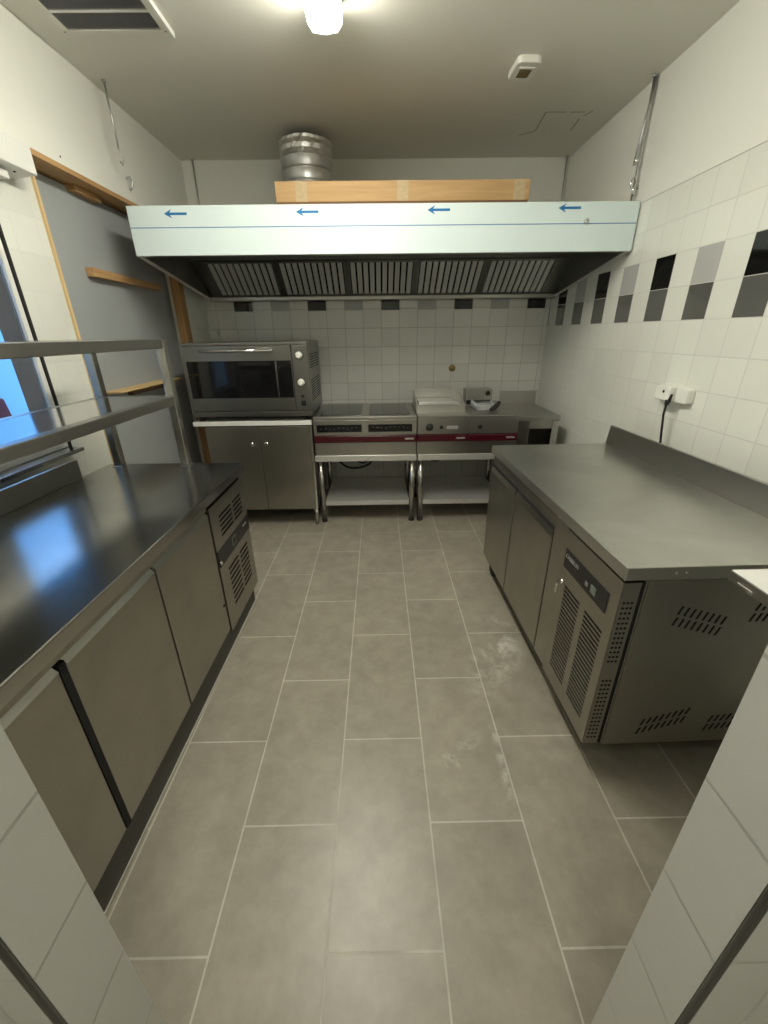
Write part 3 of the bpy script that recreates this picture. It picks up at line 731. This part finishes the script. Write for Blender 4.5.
# right counter: local origin at the near front corner of the worktop, y away from the camera
ROT_R = math.radians(1.25)
G = thing('refrigerated_counter', 'two-door steel refrigerated counter with grille and tall back upstand by the right-hand wall', 'fridge counter', (.687, .972, 0), ROT_R)
LY = 1.365
mb = B(0, .70, 0, LY, .806, .85); mb.build('worktop', M['steel_top_right'], G, .004, 3)
MB().prism([(.672, .85), (.685, .85), (.70, .85), (.70, .955), (.684, .955)], 1, 0, LY).build('upstand', M['steel_x'], G, .002)
B(.07, .69, .004, LY-.004, .132, .806).build('body', M['steel_side'], G, .002)
B(.02, .07, .36, LY-.004, .136, .786).build('front_frame', M['steel_door'], G, .001)
for y0, y1 in ((.480, .922), (.936, LY-.008)):
    B(.012, .02, y0-.006, y1+.004, .14, .745).build('door_seal', M['dark'], G)
    d = MB().prism([(.016, .14), (-.004+.012, .14), (.008, .700), (.022, .750), (.026, .750)], 1, y0, y1).build('door', M['steel_door'], G, .002)
    MB().prism([(.0215, .7515), (.0065, .700), (.004, .702), (.019, .755)], 1, y0+.002, y1-.002).build('door_handle', M['steel_x'], d)
B(.010, .02, .366, .472, .137, .80).build('pilaster', M['steel_door'], G, .002)
mb = MB()
panel_with_slots(mb, .009, .006, -1, .008, .358, .134, .796, [(.196, .312, .205, .595, 22), (.048, .160, .205, .595, 22)])
mb.box(.009, .058, .005, .008, .134, .796); mb.box(.009, .05, .355, .358, .134, .796); mb.box(.009, .05, .008, .355, .134, .137); mb.box(.009, .05, .008, .355, .793, .796)
gp = mb.build('compressor_panel', M['steel_door'], G)
B(.014, .018, .012, .352, .14, .79).build('panel_backing', M['dark'], gp)
B(.058, .070, .006, .30, .134, .796).build('panel_gap', M['dark'], G)
B(.0035, .0065, .056, .346, .650, .726).build('control_strip', M['black'], gp, .002)
# face looks to -x: text reads from far (left) to near (right)
mt = Matrix(((0, 0, -1, .0033), (-1, 0, 0, .290), (0, 1, 0, .700), (0, 0, 0, 1)))
text_part('lettering', 'CASSELIN', .022, M['grey_badge'], gp, mt)
B(.0015, .004, .118, .150, .668, .698).build('display', M['led'], gp, .002)
B(.002, .004, .168, .186, .672, .688).build('button', M['galv'], gp, .001)
MB().lathe((.009, .338, .585), [(.010, 0), (.010, -.006), (.006, -.010)], 'x', 14).build('key_lock', M['chrome'], gp)
mb = B(-.012, -.001, .337, .339, .575, .595); mb.box(-.0125, -.0105, .330, .346, .535, .578); mb.build('key', M['chrome'], gp)
for (z0, n) in ((.505, 13), (.165, 15)):
    mb = MB()
    for i in range(n):
        for k in range(3):
            z = z0 + i*.0185
            if z > .77: continue
            mb.cyl((.020+.012*k, .0052, z), (.020+.012*k, .0046, z), .0046, 8)
    mb.build('perforated_grille', M['dark'], gp)
sp = B(.074, .69, -.002, .004, .132, .800).build('side_panel', M['steel_side'], G, .002)
for up in (1, 0):
    for grp in (0, 1):
        mb = MB(); x0 = .192 + grp*.235
        for i in range(8):
            for r in range(2):
                cx = x0 + i*.0205 - r*.006
                cz = (.700 - i*.0060 - r*.040) if up else (.236 + i*.0066 - r*.040)
                if grp: cz += (-.004 if up else .004) + (i*.0060 + .010 if up else -i*.004)
                pts = [(cx-.008, cz-.015), (cx-.0005, cz-.015), (cx+.008, cz+.015), (cx+.0005, cz+.015)]
                mb.prism(pts, 1, -.0026, -.001)
        mb.build('vent_grille', M['dark'], sp)
for x, y in ((.11, .24), (.07, LY-.07), (.63, .24), (.63, LY-.07)):
    c = MB().prism([(y-.02, .10), (y+.02, .10), (y+.03, .132), (y-.03, .132)], 0, x-.025, x+.025).build('castor', M['galv'], G, .002)
    MB().lathe((x, y, .055), [(.02, -.016), (.052, -.014), (.055, 0), (.052, .014), (.02, .016)], 'x', 24).build('wheel', M['rubber'], c)
for i, x in enumerate((.145, .175)):
    MB().lathe((x, .0, .828), [(.004, .0005), (.004, -.001), (.002, -.0015)], 'y', 10).build('screw', M['chrome'], G)

# white-topped shelf in the near right corner
P = thing('side_shelf', 'pale-topped shelf slab fixed to the right-hand wall at the near end of the fridge counter', 'shelf', (.882, .345, .90))
B(0, XR-.882, 0, .53, -.028, 0).build('shelf_slab', [M['steel_door']], P, .002)
B(.0015, XR-.882, .0015, .5285, 0, .0025).build('top_sheet', M['white_board'], P, .001)
B(-.004, .006, .455, .500, -.026, -.015).build('clip', M['chrome'], P, .002)
for y in (.08, .45):
    MB().prism([(.40, -.028), (XR-.882, -.028), (XR-.882, -.30), (XR-.902, -.30)], 1, y, y+.02).build('bracket', M['galv'], P)

# socket and plug on the right wall
K2 = thing('wall_socket', 'white double power socket on the right-hand tiled wall', 'socket', (XR, 2.085, 1.165))
MB().prism(rrect(.115, .036, .014), 0, -.038, -.001).build('socket_box', M['white_plastic'], K2, .005, 3)
K3 = thing('power_plug', 'white square plug with black cord in the wall socket', 'plug', (XR-.038, 2.104, 1.168))
MB().prism(rrect(.054, .034, .010), 0, -.036, 0).build('plug_body', M['white_plastic'], K3, .005, 3)
MB().lathe((-.036, -.012, .008), [(.007, .001), (.007, -.0015), (.003, -.002)], 'x', 12).build('indicator', M['dark'], K3)
MB().tube([(-.02, -.052, .0), (-.026, -.045, -.035), (-.022, -.035, -.055)], .012, 10, [.007, .013, .008]).build('cord_grip', M['rubber'], K3)
P_ = [(-.022, -.035, -.05), (-.02, -.03, -.10), (-.012, -.04, -.20), (-.006, -.055, -.30), (-.004, -.06, -.45), (-.004, -.06, -.7)]
MB().tube(P_, .0055, 8).build('cord', M['rubber'], K3)

# cable on the outer yard wall
t = cable('outdoor_cable', [(-3.09, 3.66, .83), (-3.09, 3.72, .80), (-3.09, 3.80, .79), (-3.09, 3.90, .80)], 'dark cable curving along the blue wall outside the window', .012)

# ------------------------------------------------------------------ light
W_ = bpy.data.worlds.new('daylight'); SC.world = W_; W_.use_nodes = True
bg = W_.node_tree.nodes['Background']; bg.inputs[0].default_value = (.42, .66, 1, 1); bg.inputs[1].default_value = 2.8
def area(name, loc, rot, sx, sy, e, col):
    l = bpy.data.lights.new(name, 'AREA'); l.shape = 'RECTANGLE'; l.size = sx; l.size_y = sy; l.energy = e; l.color = col
    o = bpy.data.objects.new(name, l); COL.objects.link(o); o.location = loc; o.rotation_euler = rot; return o
area('corridor_ceiling_light', (.0, -.75, ZC-.05), (0, 0, 0), .3, 1.2, 11, (1, .97, .86))

# ------------------------------------------------------------------ camera
f, pitch, yaw, roll, hgt = 408.417, .412924, .0086440, -.0121440, 1.45862
Fw = Vector((math.sin(yaw)*math.cos(pitch), math.cos(yaw)*math.cos(pitch), -math.sin(pitch)))
Rt = Vector((math.cos(yaw), -math.sin(yaw), 0)); Up = Rt.cross(Fw)
R2 = Rt*math.cos(roll) + Up*math.sin(roll); U2 = -Rt*math.sin(roll) + Up*math.cos(roll)
cam = bpy.data.cameras.new('camera'); co = bpy.data.objects.new('camera', cam); COL.objects.link(co)
cam.sensor_fit = 'HORIZONTAL'; cam.sensor_width = 36; cam.lens = 36*f/768; cam.clip_start = .02
co.matrix_world = Matrix(((R2.x, U2.x, -Fw.x, 0), (R2.y, U2.y, -Fw.y, 0), (R2.z, U2.z, -Fw.z, hgt), (0, 0, 0, 1)))
SC.camera = co
vs = SC.view_settings; vs.view_transform = 'Standard'; vs.look = 'None'; vs.gamma = 1; vs.use_curve_mapping = False; vs.exposure = .45
